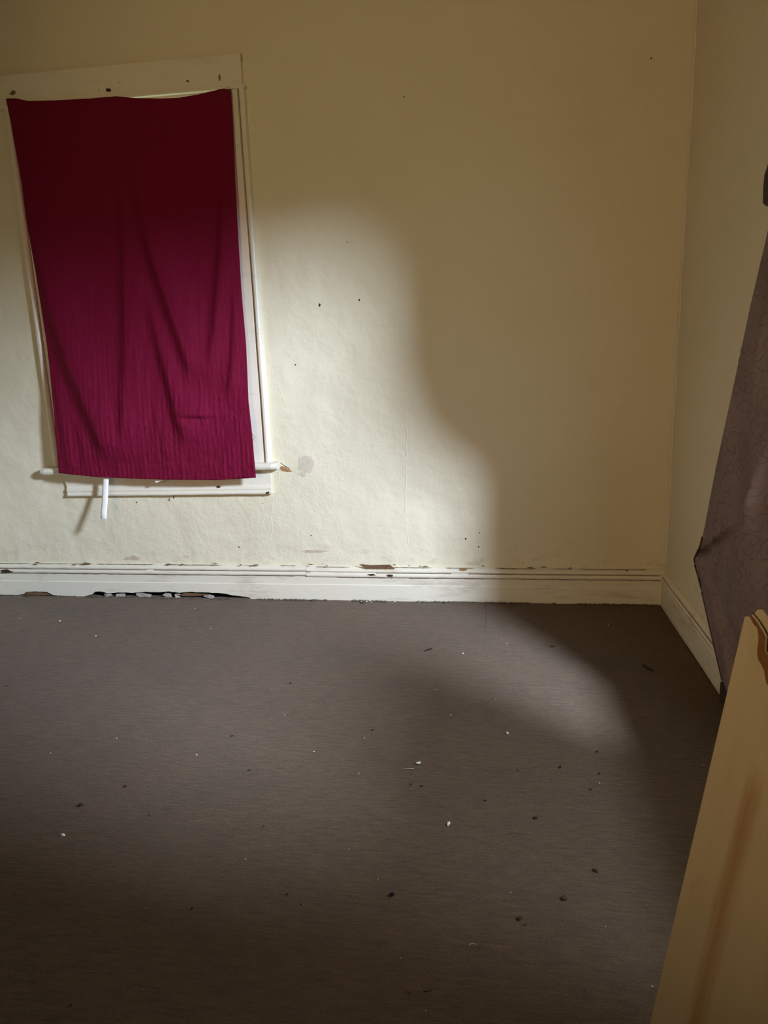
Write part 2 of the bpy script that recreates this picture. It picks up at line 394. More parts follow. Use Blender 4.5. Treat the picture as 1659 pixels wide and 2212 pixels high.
# corner bead of old caulk
pts = [Vector((XR - 0.004 + 0.003 * fbm(0.3, i * 0.21), YB - 0.006, 0.2 + i * 0.04)) for i in range(80)]
tube('corner_caulk', pts, [0.006 + 0.005 * abs(fbm(2.0, i * 0.3)) for i in range(80)], M_RIDGE, wall_back, 6)
def patch(name, pix, mat, parent, y=None, off=0.0012, thick=0.001):
    pts = [wall_pt(a, b_, off) if y is None else on_y(a, b_, y) for a, b_ in pix]
    n = len(pts); back = [p + Vector((0, thick + off, 0)) for p in pts]
    fs = [tuple(range(n))] + [(i, (i + 1) % n, n + (i + 1) % n, n + i) for i in range(n)]
    bm = bmesh.new(); bv = [bm.verts.new(v) for v in pts + back]
    for f in fs: bm.faces.new([bv[i] for i in f])
    return from_bm(name, bm, mat, parent)
def blob_outline(cx_, cy_, rx_, ry_, n=22, rough=0.35, seed=1.0):
    out = []
    for i in range(n):
        a = 2 * math.pi * i / n; k = 1 + rough * (fbm(math.cos(a) * 1.3 + seed, math.sin(a) * 1.3 + seed) + 0.5 * fbm(math.cos(a) * 4 + seed, math.sin(a) * 4))
        out.append((cx_ + rx_ * math.cos(a) * k, cy_ + ry_ * math.sin(a) * k))
    return out
patch('bare_plaster_patch', blob_outline(661, 1003, 17, 19, 44, 0.25, 3.3), M_PLASTER, wall_back)
patch('bare_plaster_patch', blob_outline(652, 1024, 10, 5, 16, 0.6, 5.0), M_PLASTER, wall_back)
patch('crumbled_plaster_chip', [(603, 1008), (610, 1007), (620, 1012), (632, 1018), (622, 1020), (608, 1017)], M_ORANGE, wall_back)
for a, b_, s in [(690, 659, 3.2), (776, 648, 2.4), (638, 788, 1.8), (750, 523, 1.5), (873, 209, 1.8), (1108 / 2.186 + 900, 275 / 2.186, 1.8),
                 (672, 1157, 1.5), (295, 1085, 1.6), (516, 1182, 1.8), (1035, 1151, 1.5), (1006, 1164, 2.4), (1034, 1181, 2.0)]:
    patch('nail_hole', blob_outline(a, b_, s * .8, s, 9, 0.5, a), M_HOLE, wall_back, None, 0.001)

# ---- skirting boards (back): plinth with a broken lower edge, cap moulding of two beads
baseboard_back = struct(empty('baseboard_back', (0, 0, 0))); baseboard_back['label'] = 'cream skirting board along the back wall, broken at lower left'
gap_px = [(0, 1285), (32, 1286), (51, 1284), (56, 1279), (78, 1278), (101, 1279), (115, 1286), (145, 1288), (182, 1289), (199, 1284), (204, 1279),
          (219, 1278), (233, 1282), (260, 1280), (287, 1281), (315, 1279), (341, 1280), (365, 1278), (388, 1281), (405, 1279), (440, 1280), (483, 1282), (500, 1286), (540, 1291)]
gap = [(on_y(a, b_, YB - 0.034).x, on_y(a, b_, YB - 0.034).z) for a, b_ in gap_px]
x_end = gap[-1][0]
def plinth():
    n = 520; vs_, fs = [], []; yF = YB - 0.034; top = 0.150
    for i in range(n + 1):
        x = XL + (XR - XL) * i / n
        zb = -0.01
        if x <= x_end: zb = max(-0.01, interp(gap, x) + 0.002 * fbm(x * 30, 1))
        yo = 0.0015 * fbm(x * 2.3, 4)
        vs_ += [(x, yF + yo + 0.014, zb), (x, yF + yo, zb + 0.0015), (x, yF + yo, max(zb + .002, 0.096)), (x, yF + yo + 0.004, max(zb + .003, 0.100)), (x, yF + yo + 0.004, top), (x, YB + .004, top), (x, yF + yo + 0.014, top - .01)]
    m = 7
    for i in range(n):
        for j in range(m):
            k = (j + 1) % m; fs.append((i * m + j, (i + 1) * m + j, (i + 1) * m + k, i * m + k))
    return link('plinth', vs_, fs, M_BASE, baseboard_back)
plinth()
def cap(x0, x1, dz, name='cap_moulding'):
    prof = [(0.004, 0.146)] + [(-0.036 - 0.007 * math.sin(t), 0.151 + 0.024 * (1 - math.cos(t)) / 2) for t in [math.pi * k / 6 for k in range(7)]] \
        + [(-0.032, 0.1765)] + [(-0.030 - 0.007 * math.sin(t), 0.179 + 0.020 * (1 - math.cos(t)) / 2) for t in [math.pi * k / 6 for k in range(7)]] + [(-0.020, 0.203), (-0.012, 0.2075), (0.004, 0.2085)]
    def path(t, pr):
        x = x0 + (x1 - x0) * t; w = 0.0022 * fbm(x * 1.6, 2) + 0.0012 * fbm(x * 14, 6)
        return [Vector((x, YB + a + (w if a < 0 else 0), b_ + dz + w * 0.8)) for a, b_ in pr]
    return sweep(name, prof, path, max(4, int((x1 - x0) * 40)), M_BASE, baseboard_back)
xj = on_y(665, 1240).x
cap(XL, xj, 0.003); cap(xj + 0.002, XR, -0.003)
# grime line in the groove, with breaks
for x0, x1 in [(-3.2, -2.1), (-2.05, -1.05), (-.65, -.2), (-.1, .98)]:
    tube('grime_line', [(x0 + (x1 - x0) * i / 40, YB - 0.0325, 0.1765 + (0.003 if x0 < -1 else -0.003) + 0.0015 * fbm((x0 + i * .03) * 3, 2)) for i in range(41)], 0.0028, M_GROOVE, baseboard_back, 5)
xg = XL + .1
while xg < XR - .1:      # broken brown line where the moulding meets the plaster, and along the lower bead
    ln_ = random.uniform(.08, .40); x1_ = min(xg + ln_, XR - .05); n_ = max(3, int(ln_ / .02)); dz_ = .003 if xg < xj else -.003
    tube('grime_line', [(xg + (x1_ - xg) * i / n_, YB - 0.0135 - .003, 0.2078 + dz_ + .0018 * fbm((xg + i * .02) * 9, 4)) for i in range(n_ + 1)],
         [.0005] + [random.uniform(.0012, .0032) for _ in range(n_ - 1)] + [.0005], M_GROOVE, baseboard_back, 5)
    xg = x1_ + random.uniform(.02, .16)
for x0, x1 in [(-3.2, -1.15), (-.9, -.55), (-.45, .98)]:
    tube('grime_line', [(x0 + (x1 - x0) * i / 60, YB - 0.0325, 0.1495 + (0.003 if x0 < -1 else -0.003) + 0.0012 * fbm((x0 + i * .03) * 4, 7)) for i in range(61)], [random.uniform(.0015, .0038) for _ in range(61)], M_GROOVE, baseboard_back, 5)
def chip(pix, mat, y, name='chip_and_shadow_mark'): patch(name, pix, mat, baseboard_back, y, 0.0, 0.004)
chip([(776, 1219), (800, 1221), (842, 1220), (853, 1229), (835, 1229), (790, 1229)], M_WOOD, YB - .0385)
chip([(993, 1231), (996, 1227), (1004, 1228), (1010, 1231), (1002, 1233)], M_ORANGE, YB - .0385)
chip([(793, 1241), (806, 1240), (812, 1243), (800, 1244)], M_HOLE, YB - .044)
chip([(834, 1243), (840, 1241), (849, 1242), (848, 1246), (838, 1246)], M_HOLE, YB - .044)
chip([(0, 1232), (14, 1230), (30, 1236), (6, 1238)], M_HOLE, YB - .044)  # dark sliver paints the shadow at the far left of the moulding
for k in range(26):   # crazed little flakes along the top bead
    a = random.uniform(10, 1380); b_ = interp([(0, 1217), (560, 1220), (1000, 1223), (1430, 1233)], a) + random.uniform(-2, 2); w = random.uniform(3, 16)
    chip([(a, b_), (a + w * .5, b_ - 1.3), (a + w, b_ + .2), (a + w * .6, b_ + 1.2)], random.choice([M_WOOD, M_GROOVE, M_GROOVE]), YB - .0385)
for pix in ([(54, 1284), (58, 1279), (80, 1279), (100, 1281), (108, 1285), (80, 1286)], [(385, 1286), (398, 1281), (420, 1282), (455, 1284), (430, 1287), (405, 1288)]):
    chip(pix, M_WOOD, YB - .028, 'splintered_wood')
# stain smears above the skirting
for pix in (blob_outline(285, 1206, 17, 5, 18, .7, 2), blob_outline(680, 1191, 24, 3, 18, .7, 9)):
    patch('brown_smear', pix, plain('tan_smear', (0.52, 0.43, 0.30), .7, .3, 60), wall_back, None, 0.0006, 0.0004)

# right skirting
baseboard_right = struct(empty('baseboard_right')); baseboard_right['label'] = 'cream skirting board along the right wall, running behind the mauve drape'
def right_run(name, prof, mat, n=90):
    def path(t, pr):
        y = 2.93 + (YB - 2.93 - 0.03) * t; w = 0.002 * fbm(y * 2, 7)
        return [Vector((XR + a + (w if a < 0 else 0), y, b_ + w)) for a, b_ in pr]
    sweep(name, prof, path, n, mat, baseboard_right)
right_run('plinth', [(0.004, -0.01), (-0.026, -0.01), (-0.026, 0.125), (-0.022, 0.130), (-0.022, 0.146), (0.004, 0.146)], M_BASE)
right_run('cap_moulding', [(0.004, 0.1465), (-0.030, 0.1465), (-0.034, 0.156), (-0.030, 0.166), (-0.024, 0.168), (-0.027, 0.178), (-0.022, 0.188), (-0.012, 0.196), (0.004, 0.198)], M_BASE)
tube('grime_line', [(XR - 0.0268, 2.94 + i * 0.028, 0.1455) for i in range(41)], 0.0022, M_GROOVE, baseboard_right, 5)
tube('grime_line', [(XR - 0.0255, 2.94 + i * 0.028, 0.168) for i in range(41)], 0.0018, M_GROOVE, baseboard_right, 5)

# ---- window in the back wall
window_1 = struct(empty('window_1', ((WX0 + WX1) / 2, YB, WZ0))); window_1['label'] = 'tall cream-trimmed sash window in the back wall, covered by the burgundy curtain'
WLOC = Vector(window_1.location)
def wchild(o): o.parent = window_1; o.matrix_parent_inverse = Matrix.Translation(-WLOC); return o
HX0, HX1 = -2.70, -1.262
def header():
    bm = bmesh.new(); add_box(bm, HX0, HX1, YB - 0.032, YB + 0.01, 2.852, 3.010, 0.003)
    o = from_bm('header', bm, M_TRIM); wchild(o)
    f = box('header_fillet', (HX0 - .012, HX1 + 0.016, YB - 0.042, YB + 0.005, 2.842, 2.860), M_TRIM, None, 0.004); wchild(f)
    for px, py, s in [(235, 195, 5.5), (405, 175, 2.8), (213, 195, 1.2), (258, 178, 1.3)]:
        h_ = patch('nail_hole', blob_outline(px, py, s, s * .75, 12, .5, px), M_HOLE, None, YB - .0326, 0, .002); h_.parent = o
    k = patch('scuff', blob_outline(474, 168, 2.2, 8, 14, .8, 3), M_GROOVE, None, YB - .0324, 0, .001); k.parent = o
    k = patch('scuff', blob_outline(28, 200, 6, 5, 14, .8, 8), M_GROOVE, None, YB - .0324, 0, .001); k.parent = o
    # header's shadow line drawn as dark tubes, along the top and right end
    t_ = tube('shadow_line', [(HX0 + (HX1 - HX0) * i / 30, YB - 0.006, 3.0115 + .0006 * fbm(i * .4, 1)) for i in range(31)], [0.0022 + .0022 * abs(fbm(i * .7, 3)) for i in range(31)], M_GROOVE, None, 5); t_.parent = o
    t_ = tube('shadow_line', [(HX1 + 0.001, YB - 0.007, 3.008 - .0012 * i * i) for i in range(6)], 0.002, M_GROOVE, None, 5); t_.parent = o
    return o
header()
def side_casing(x_in, x_out):
    sg = 1 if x_out > x_in else -1; z0, z1 = WZ0 - 0.002, 2.846
    prof = [(0, 0.01), (0, -0.022), (0.006, -0.026), (0.072, -0.026), (0.074, -0.019), (0.080, -0.019), (0.082, -0.030), (0.088, -0.036), (0.098, -0.037), (0.106, -0.032), (0.108, -0.020), (0.112, 0.01)]
    L = abs(x_out - x_in) / 0.112
    def path(t, pr):
        z = z0 + (z1 - z0) * t; w = 0.0012 * fbm(z * 3, x_in * 5)
        return [Vector((x_in + sg * a * L + w, YB + b_, z)) for a, b_ in pr]
    o = sweep('side_casing', prof, path, 60, M_TRIM); wchild(o)
    g_ = tube('groove_line', [(x_in + sg * 0.077 * L, YB - 0.0185, z0 + (z1 - z0) * i / 40) for i in range(41)], 0.0025, M_GROOVE, None, 5); g_.parent = o
    return o
side_casing(WX1, -1.250); side_casing(WX0, -2.636)
# jamb liner, sashes, panes
bm = bmesh.new()
add_box(bm, WX0 - .004, WX0 + .016, YB - .01, YB + .17, WZ0, WZ1); add_box(bm, WX1 - .016, WX1 + .004, YB - .01, YB + .17, WZ0, WZ1)
add_box(bm, WX0, WX1, YB - .01, YB + .17, WZ1 - .012, WZ1 + .006)
wchild(from_bm('jamb', bm, M_TRIM))
def sash(y, z0, z1):
    bm = bmesh.new(); x0, x1, s = WX0 + .018, WX1 - .018, 0.045
    add_box(bm, x0, x0 + s, y, y + .03, z0, z1, .003); add_box(bm, x1 - s, x1, y, y + .03, z0, z1, .003)
    add_box(bm, x0 + s, x1 - s, y, y + .03, z0, z0 + s * 1.2, .003); add_box(bm, x0 + s, x1 - s, y, y + .03, z1 - s, z1, .003)
    o = wchild(from_bm('sash', bm, M_TRIM))
    p_ = box('pane', (x0 + s, x1 - s, y + .013, y + .017, z0 + s * 1.2, z1 - s), M_GLASS); p_.parent = o
    return o
zm = (WZ0 + WZ1) / 2
sash(YB + .055, WZ0 + .005, zm + .02); sash(YB + .09, zm - .02, WZ1 - .012)
# stool (sill board) and apron
def stool():
    x0, x1 = -2.700, -1.205
    prof = [(0.10, 0.803), (-0.066, 0.803), (-0.078, 0.806), (-0.086, 0.815), (-0.088, 0.825), (-0.084, 0.836), (-0.074, 0.843), (0.10, 0.8455)]
    def path(t, pr):
        x = x0 + (x1 - x0) * t; w = 0.0014 * fbm(x * 4, 3)
        e = 0.010 if t in (0.0, 1.0) else 0.0
        tilt = (x + 1.95) * 0.012
        return [Vector((x, YB + a + (e if a < -.05 else 0), b_ + w + tilt)) for a, b_ in pr]
    return wchild(sweep('stool', prof, path, 50, M_TRIM))
stool()
def apron():
    x0, x1 = -2.585, -1.262
    prof = [(0.01, 0.655), (-0.030, 0.655), (-0.038, 0.660), (-0.040, 0.668), (-0.036, 0.676), (-0.030, 0.679), (-0.033, 0.690), (-0.030, 0.702), (-0.022, 0.708), (-0.020, 0.715), (-0.020, 0.800), (0.01, 0.800)]
    def path(t, pr):
        x = x0 + (x1 - x0) * t; w = 0.0018 * fbm(x * 5, 9)
        return [Vector((x + (0.024 * (0.80 - b_) / 0.145 if t == 0 else 0), YB + a + w, b_ + w + (x + 1.9) * .006)) for a, b_ in pr]
    o = wchild(sweep('apron', prof, path, 60, M_TRIM))
    k = patch('chip_and_shadow_mark', [(468, 1050), (474, 1049), (476, 1053), (470, 1054)], M_HOLE, None, YB - .036, 0, .004); k.parent = o
    k = patch('chip_and_shadow_mark', [(374, 1071), (376, 1070), (376, 1077), (374, 1077)], M_HOLE, None, YB - .041, 0, .004); k.parent = o
    k = patch('chip_and_shadow_mark', [(574, 1063), (582, 1062), (580, 1067), (575, 1067)], M_HOLE, None, YB - .041, 0, .004); k.parent = o
apron()

# ---- glazed doorway in the right wall (mostly beyond the right edge of the picture)
def glazed(par, y0, y1, z0, z1, bars, lo=.05):
    bm = bmesh.new(); x0, x1 = XR + .05, XR + .10; f = .05
    add_box(bm, x0, x1, y0, y0 + f, z0, z1); add_box(bm, x0, x1, y1 - f, y1, z0, z1)
    add_box(bm, x0, x1, y0 + f, y1 - f, z0, z0 + lo); add_box(bm, x0, x1, y0 + f, y1 - f, z1 - f, z1)
    for k in bars: add_box(bm, x0, x1, y0 + f, y1 - f, k - .02, k + .02)
    fr = from_bm('frame', bm, M_TRIM); fr.parent = par; fr.matrix_parent_inverse = Matrix.Translation(-Vector(par.location))
    zs = [z0 + lo] + [q for k in bars for q in (k - .02, k + .02)] + [z1 - f]
    for a, b_ in zip(zs[::2], zs[1::2]):
        p_ = box('pane', (XR + .073, XR + .077, y0 + f, y1 - f, a, b_), M_GLASS); p_.parent = par; p_.matrix_parent_inverse = Matrix.Translation(-Vector(par.location))
door_1 = struct(empty('door_1', (XR, (GY0 + GY1) / 2, 0))); door_1['label'] = 'glazed doorway in the right wall half hidden by the mauve drape'
glazed(door_1, GY0, GY1, GZ0, GZ1, [], .06)
o = box('light_block_panel', (XR + .03, XR + .06, GY0, GY1, GZ0, .80), M_TRIM, None, .004); o.parent = door_1; o.matrix_parent_inverse = Matrix.Translation(-Vector(door_1.location))  # unseen panel added to cut low light off the carpet
o = box('light_dimming_pane', (XR + .04, XR + .045, GY0, 1.985, .802, 1.50), M_FILM); o.parent = door_1; o.matrix_parent_inverse = Matrix.Translation(-Vector(door_1.location))  # unseen pane added to dim part of the light on the carpet
for nm, d in (('casing', (XR - .022, XR + .002, GY0 - .11, GY0, 0, GZ1)), ('casing', (XR - .012, XR + .002, GY1, GY1 + .012, .09, GZ1)), ('header', (XR - .026, XR + .002, GY0 - .11, GY1 + .014, GZ1, GZ1 + .14)),
              ('threshold', (XR - .03, XR + .16, GY0, GY1, -.01, GZ0))):
    o = box(nm, d, M_TRIM, None, .003); o.parent = door_1; o.matrix_parent_inverse = Matrix.Translation(-Vector(door_1.location))

# ================================================================== burgundy curtain
L_px = [(193, 12.5), (213, 13), (261, 23), (400, 48), (480, 58), (585, 77), (740, 101), (800, 108), (904, 118), (989, 125), (1037, 128)]
R_px = [(180, 498), (193, 499), (257, 503), (400, 509), (480, 513), (631, 522), (747, 532), (866, 537), (939, 545), (1032, 553), (1040, 554)]
T_px = [(13, 213), (35, 212.5), (60, 218.5), (116, 217), (193, 213), (251, 208), (293, 212), (347, 213), (386, 211), (424, 205), (463, 196), (478, 192), (499, 193)]
B_px = [(127, 1022), (216, 1031), (347, 1036), (463, 1037), (553, 1032)]
# fold crests, in picture coordinates of the cloth: (polyline, height, right-hand reach, left-hand reach)
FOLDS = [([(35, 290), (72, 480), (105, 650), (150, 790), (195, 895), (228, 975)], .046, 75, 20),
         ([(262, 330), (270, 560), (272, 760), (268, 930)], .024, 60, 13),
         ([(285, 310), (310, 470), (335, 570), (372, 680), (402, 765), (412, 800)], .040, 60, 17),
         ([(322, 640), (348, 755), (372, 850), (384, 905), (398, 940)], .032, 45, 13),
         ([(486, 330), (480, 530), (468, 680), (458, 770)], .022, 34, 13),
         ([(508, 590), (505, 740), (496, 850)], .014, 24, 8),
         ([(118, 800), (128, 880), (140, 960), (146, 1000)], .010, 22, 7),
         ([(160, 900), (178, 960), (186, 1005)], .007, 20, 7),
         ([(330, 860), (345, 930), (362, 990)], .007, 22, 7)]
def fold(px, py):
    d = 0.0
    for pl, hgt, wr, wl in FOLDS:
        y0, y1 = pl[0][1], pl[-1][1]
        if y0 - 30 < py < y1 + 40:
            xl = interp([(b_, a) for a, b_ in pl], py)
            env = sstep(y0 - 30, y0 + 0.45 * (y1 - y0), py) * sstep(y1 + 40, y1 - 25, py)
            s = px - xl
            d += hgt * env * (math.exp(-(s / wr) ** 2 * 1.2) if s > 0 else math.exp(-(s / wl) ** 2 * 1.5))
    # pinched pocket low on the right
    e = math.exp(-((px - 425) / 34) ** 2)
    d += 0.022 * e * (sstep(840, 893, py) * (1 - sstep(897, 905, py)))
    return d
def offset(px, py):
    t = (py - 200) / 830
    o = 0.044 + 0.020 * sstep(0.0, 0.35, t) + 0.060 * sstep(0.55, 0.97, t)
    o += fold(px, py)
    o += 0.004 * fbm(px / 110, py / 260, 1) + (0.0016 + .0016 * sstep(.5, .9, t)) * fbm(px / 16, py / 90, 2)
    if t > .5: o += 0.0022 * sstep(.5, .85, t) * fbm(px / 30, py / 14, 6)
    if py > 1003: o += 0.003
    # pins at the top
    k = sstep(0.06, 0.0, t)
    return o * (1 - .0 * k)
NU, NV = 210, 300
vs_, fs = [], []
for j in range(NV + 1):
    v = j / NV
    for i in range(NU + 1):
        u = i / NU
        # Coons-like patch in picture coordinates, then carried onto the cloth's own depth
        tx = 13 + (499 - 13) * u; bx = 127 + (553 - 127) * u
        yt, yb = interp(T_px, tx), interp(B_px, bx)
        py = yt + (yb - yt) * v
        xl, xr = interp(L_px, py), interp(R_px, py)
        px = xl + (xr - xl) * u
        P = on_y(px, py, YB - offset(px, py)); vs_.append(P)
for j in range(NV):
    for i in range(NU):
        a = j * (NU + 1) + i; fs.append((a, a + 1, a + NU + 2, a + NU + 1))
curtain = empty('curtain', (-1.95, YB - .06, 2.86))
cl = link('cloth', vs_, fs, M_BURG, None, True)
sm = cl.modifiers.new('thickness', 'SOLIDIFY'); sm.thickness = 0.0018; sm.offset = -1
def cchild(o): o.parent = curtain; o.matrix_parent_inverse = Matrix.Translation(-Vector(curtain.location)); return o
cchild(cl)
tag(curtain, 'burgundy ribbed cloth tacked over the tall window as a curtain', 'curtain')
for px, py in ((17, 214), (251, 209), (478, 194), (496, 195)):
    p = on_y(px, py + 2, YB - .05); n_ = tube('nail', [p + Vector((0, .02, 0)), p, p + Vector((0, -.003, 0)), p + Vector((0, -.0035, 0))], [.0012, .0012, .0035, .002], M_METAL, None, 8); cchild(n_)
n_ = tube('loose_thread', [on_y(a, b_, YB - .075) for a, b_ in [(545, 938), (549, 941), (550, 946), (547, 948), (549, 952)]], .0011, M_BURG, None, 5); n_.parent = cl
n_ = tube('loose_thread', [on_y(a, b_, YB - .06) for a, b_ in [(482, 192), (487, 190), (492, 189), (496, 187)]], .0010, M_METAL, None, 5); n_.parent = cl

# white plastic strip below the curtain, and the white scrap beside it
def strip():
    pts = [(229, 1018, .094), (228, 1040, .108), (227, 1062, .134), (226, 1085, .166), (224, 1105, .196), (223.5, 1121, .218)]
    V, F = [], []
    for k, (px, py, o) in enumerate(pts):
        c_ = on_y(px, py, YB - o); hw = 0.0185
        for s, dy in ((-1, .003), (-.5, -.001), (0, -.0025), (.5, -.001), (1, .003)):
            V.append(c_ + Vector((s * hw, dy, 0)))
    m = 5
    for k in range(len(pts) - 1):
        for j in range(m - 1): F.append((k * m + j, k * m + j + 1, (k + 1) * m + j + 1, (k + 1) * m + j))
    o = link('plastic_strip', V, F, M_PLASTIC, None, True); q = o.modifiers.new('thickness', 'SOLIDIFY'); q.thickness = .0015
    return tag(o, 'narrow white plastic strip sticking out below the burgundy curtain', 'plastic strip')
strip()
pts = [on_y(a, b_, YB - o) for a, b_, o in ((334, 1028, .095), (360, 1028, .095), (357, 1037, .100), (345, 1040, .108), (338, 1043, .112), (335, 1040, .105))]
o = link('paper_scrap', pts, [(0, 1, 2, 3, 4, 5)], M_PLASTIC); q = o.modifiers.new('thickness', 'SOLIDIFY'); q.thickness = .0012
tag(o, 'small white scrap peeking out under the middle of the burgundy hem', 'scrap')

# ================================================================== mauve drape on the right wall
DR_L = [(-.05, 3.00), (.03, 3.03), (.20, 3.26), (.34, 3.44), (.40, 3.54), (.425, 3.56), (.46, 3.53), (.52, 3.475), (.62, 3.43), (.9, 3.335), (1.3, 3.17), (1.6, 3.05), (1.868, 2.925), (2.06, 2.90), (2.3, 2.98), (2.62, 3.02)]
NEAR = [(0.0, 2.36), (.55, 2.38), (.85, 2.54), (1.15, 2.60), (1.58, 2.61), (1.84, 2.36), (2.06, 2.27), (2.62, 2.24)]
def dr_x(y, z):
    """distance of the cloth from the wall plane"""
    yl = interp(DR_L, z); s = yl - y
    o = 0.055 + 0.020 * math.sin(s * 9.0 + z * 1.3) * sstep(0.05, 0.5, s) + 0.012 * fbm(y * 2.2, z * 1.2, 4)
    o += 0.030 * math.exp(-((z - .44) / .10) ** 2) * math.exp(-s / .25)
    # flap folded along a diagonal from the bulge up towards the viewer
    zc = 0.47 + 0.62 * s
    o += 0.028 * sstep(-.025, .025, z - zc) * sstep(.9, .1, s)
    # long vertical fold towards the near side
    o += 0.03 * math.exp(-((s - .62) / .05) ** 2) * sstep(.2, .7, z)
    o += 0.004 * fbm(y * 9, z * 6, 2)
    o = 0.030 + (o - 0.030) * (1 - .7 * sstep(1.3, 1.75, z))
    return 0.030 + (o - 0.030) * sstep(0.0, 0.22, y - interp(NEAR, z))
NU, NV = 110, 170; vs_, fs = [], []
for j in range(NV + 1):
    z = 0.035 + (2.62 - .035) * j / NV
    for i in range(NU + 1):
        u = i / NU; yl, yn = interp(DR_L, z), interp(NEAR, z)
        y = yl + (yn - yl) * u ** 1.15
        zz = z
        o = dr_x(y, z)
        # left edge was read on the wall plane: move it along the sight line so that it hangs in front of the wall
        k = (XR - o) / XR
        vs_.append((XR - o, y + (y * k - y) * (1 - u), zz + (EYE - zz) * (1 - k) * (1 - u)))
for j in range(NV):
    for i in range(NU):
        a = j * (NU + 1) + i; fs.append((a, a + 1, a + NU + 2, a + NU + 1))
drape = empty('drape', (XR - .05, 2.4, 2.62))
def dchild(o): o.parent = drape; o.matrix_parent_inverse = Matrix.Translation(-Vector(drape.location)); return o
dc = link('cloth', vs_, fs, M_MAUVE, None, True); q = dc.modifiers.new('thickness', 'SOLIDIFY'); q.thickness = .002
dchild(dc)
tag(drape, 'mauve brown scroll-patterned drape hanging on the right wall', 'drape')
edge = [Vector(vs_[j * (NU + 1)]) for j in range(0, NV // 5 + 2)]
hm = tube('hem', edge, 0.004, M_HEM, None, 6); hm.parent = dc
# rod with the gathered top corner
rod = tube('curtain_rod', [(XR - .055, 1.1, 2.64), (XR - .055, 2.86, 2.64)], .009, M_METAL, None, 10)
tag(rod, 'thin dark rod holding the mauve drape on the right wall', 'curtain rod')
pc = [on_x(a, b_, XR - .075) for a, b_ in ((1651, 378), (1649, 400), (1647.5, 438), (1653, 444), (1661, 447), (1690, 440), (1690, 350), (1660, 352))]
V = pc + [p + Vector((.02, 0, 0)) for p in pc]; n = len(pc)
bm = bmesh.new(); bv = [bm.verts.new(v) for v in V]
bm.faces.new(bv[:n]); bm.faces.new(bv[n:][::-1])
for i in range(n): bm.faces.new([bv[i], bv[(i + 1) % n], bv[n + (i + 1) % n], bv[n + i]])
dchild(from_bm('pinned_corner', bm, M_HEM))
# dark block put in place of the shaded gap under the hem
bl = struct(box('gap_shade_1', (XR - .045, XR, 2.715, 2.925, -.005, .085), plain('shaded_gap_block', (.045, .034, .026), .7), None, .003)); bl['label'] = 'dark block standing in for the shaded gap under the mauve drape'

# ================================================================== broken door in the right foreground
FOOT = Vector((0.333, 1.30, 0.0)); E_ = Vector((0.130, 0.0, 0.9915)).normalized(); S_ = Vector((0.5, -0.866, 0)); S_ = (S_ - E_ * S_.dot(E_)).normalized(); N_ = S_.cross(E_).normalized()
door = empty('broken_door', FOOT)
door.matrix_world = Matrix(((S_.x, -N_.x, E_.x, FOOT.x), (S_.y, -N_.y, E_.y, FOOT.y), (S_.z, -N_.z, E_.z, FOOT.z), (0, 0, 0, 1)))
def slab(name, outline, y0, y1, mat):
    n = len(outline); V = [(a, y0, b_) for a, b_ in outline] + [(a, y1, b_) for a, b_ in outline]
    bm = bmesh.new(); bv = [bm.verts.new(v) for v in V]
    bm.faces.new(bv[:n]); bm.faces.new(bv[n:][::-1])
    for i in range(n): bm.faces.new([bv[i], bv[(i + 1) % n], bv[n + (i + 1) % n], bv[n + i]])
    o = from_bm(name, bm, mat); o.parent = door; o.data.materials.append(M_TORN)
    for f in o.data.polygons:
        if abs(f.normal.y) < .5: f.material_index = 1
    return o
M_TORN = plain('torn_fibre_edge', (.38, .26, .13), .9, .35, 80, .8)
def torn(top, seed, rough=.004):
    out = [(0.0, 0.0)]
    for (a, b_), (c_, d_) in zip(top, top[1:]):
        n = max(1, int(math.hypot(c_ - a, d_ - b_) / .008))
        for i in range(n):
            t = i / n; k = 0 if (i == 0 and out == [(0.0, 0.0)]) else rough
            out.append((a + (c_ - a) * t + k * fbm(seed, len(out) * .37), b_ + (d_ - b_) * t + k * fbm(len(out) * .43, seed)))
    out.append(top[-1]); out.append((top[-1][0], 0.045)); return out
slab('front_skin', torn([(0, 1.008), (.008, 1.012), (.018, 1.002), (.030, .996), (.036, .985), (.037, .965), (.046, .945), (.060, .930), (.085, .90), (.13, .86), (.22, .88), (.33, .80), (.45, .82), (.62, .74)], 2.1), 0.0, .003, M_DOOR)
slab('torn_core', torn([(0.001, 1.006), (.010, 1.014), (.024, 1.010), (.036, 1.000), (.044, .990), (.046, .975), (.056, .962), (.075, .935), (.13, .90), (.22, .90), (.33, .83), (.45, .84), (.62, .75)], 4.4, .006), .003, .008, M_CORE)
slab('edge_stile', [(0.0, 0.0), (0.0, .985), (.014, .992), (.026, .975), (.030, .94), (.030, 0.0)], .008, .022, M_CORE)
slab('back_skin', torn([(0, 1.010), (.004, 1.020), (.014, 1.024), (.024, 1.020), (.034, 1.006), (.046, 1.000), (.058, .985), (.075, .965), (.13, .93), (.22, .94), (.33, .86), (.45, .88), (.62, .78)], 7.7), .022, .025, M_DOOR)
tag(door, 'broken cream door slab with a torn brown top edge, standing in the right foreground', 'door')

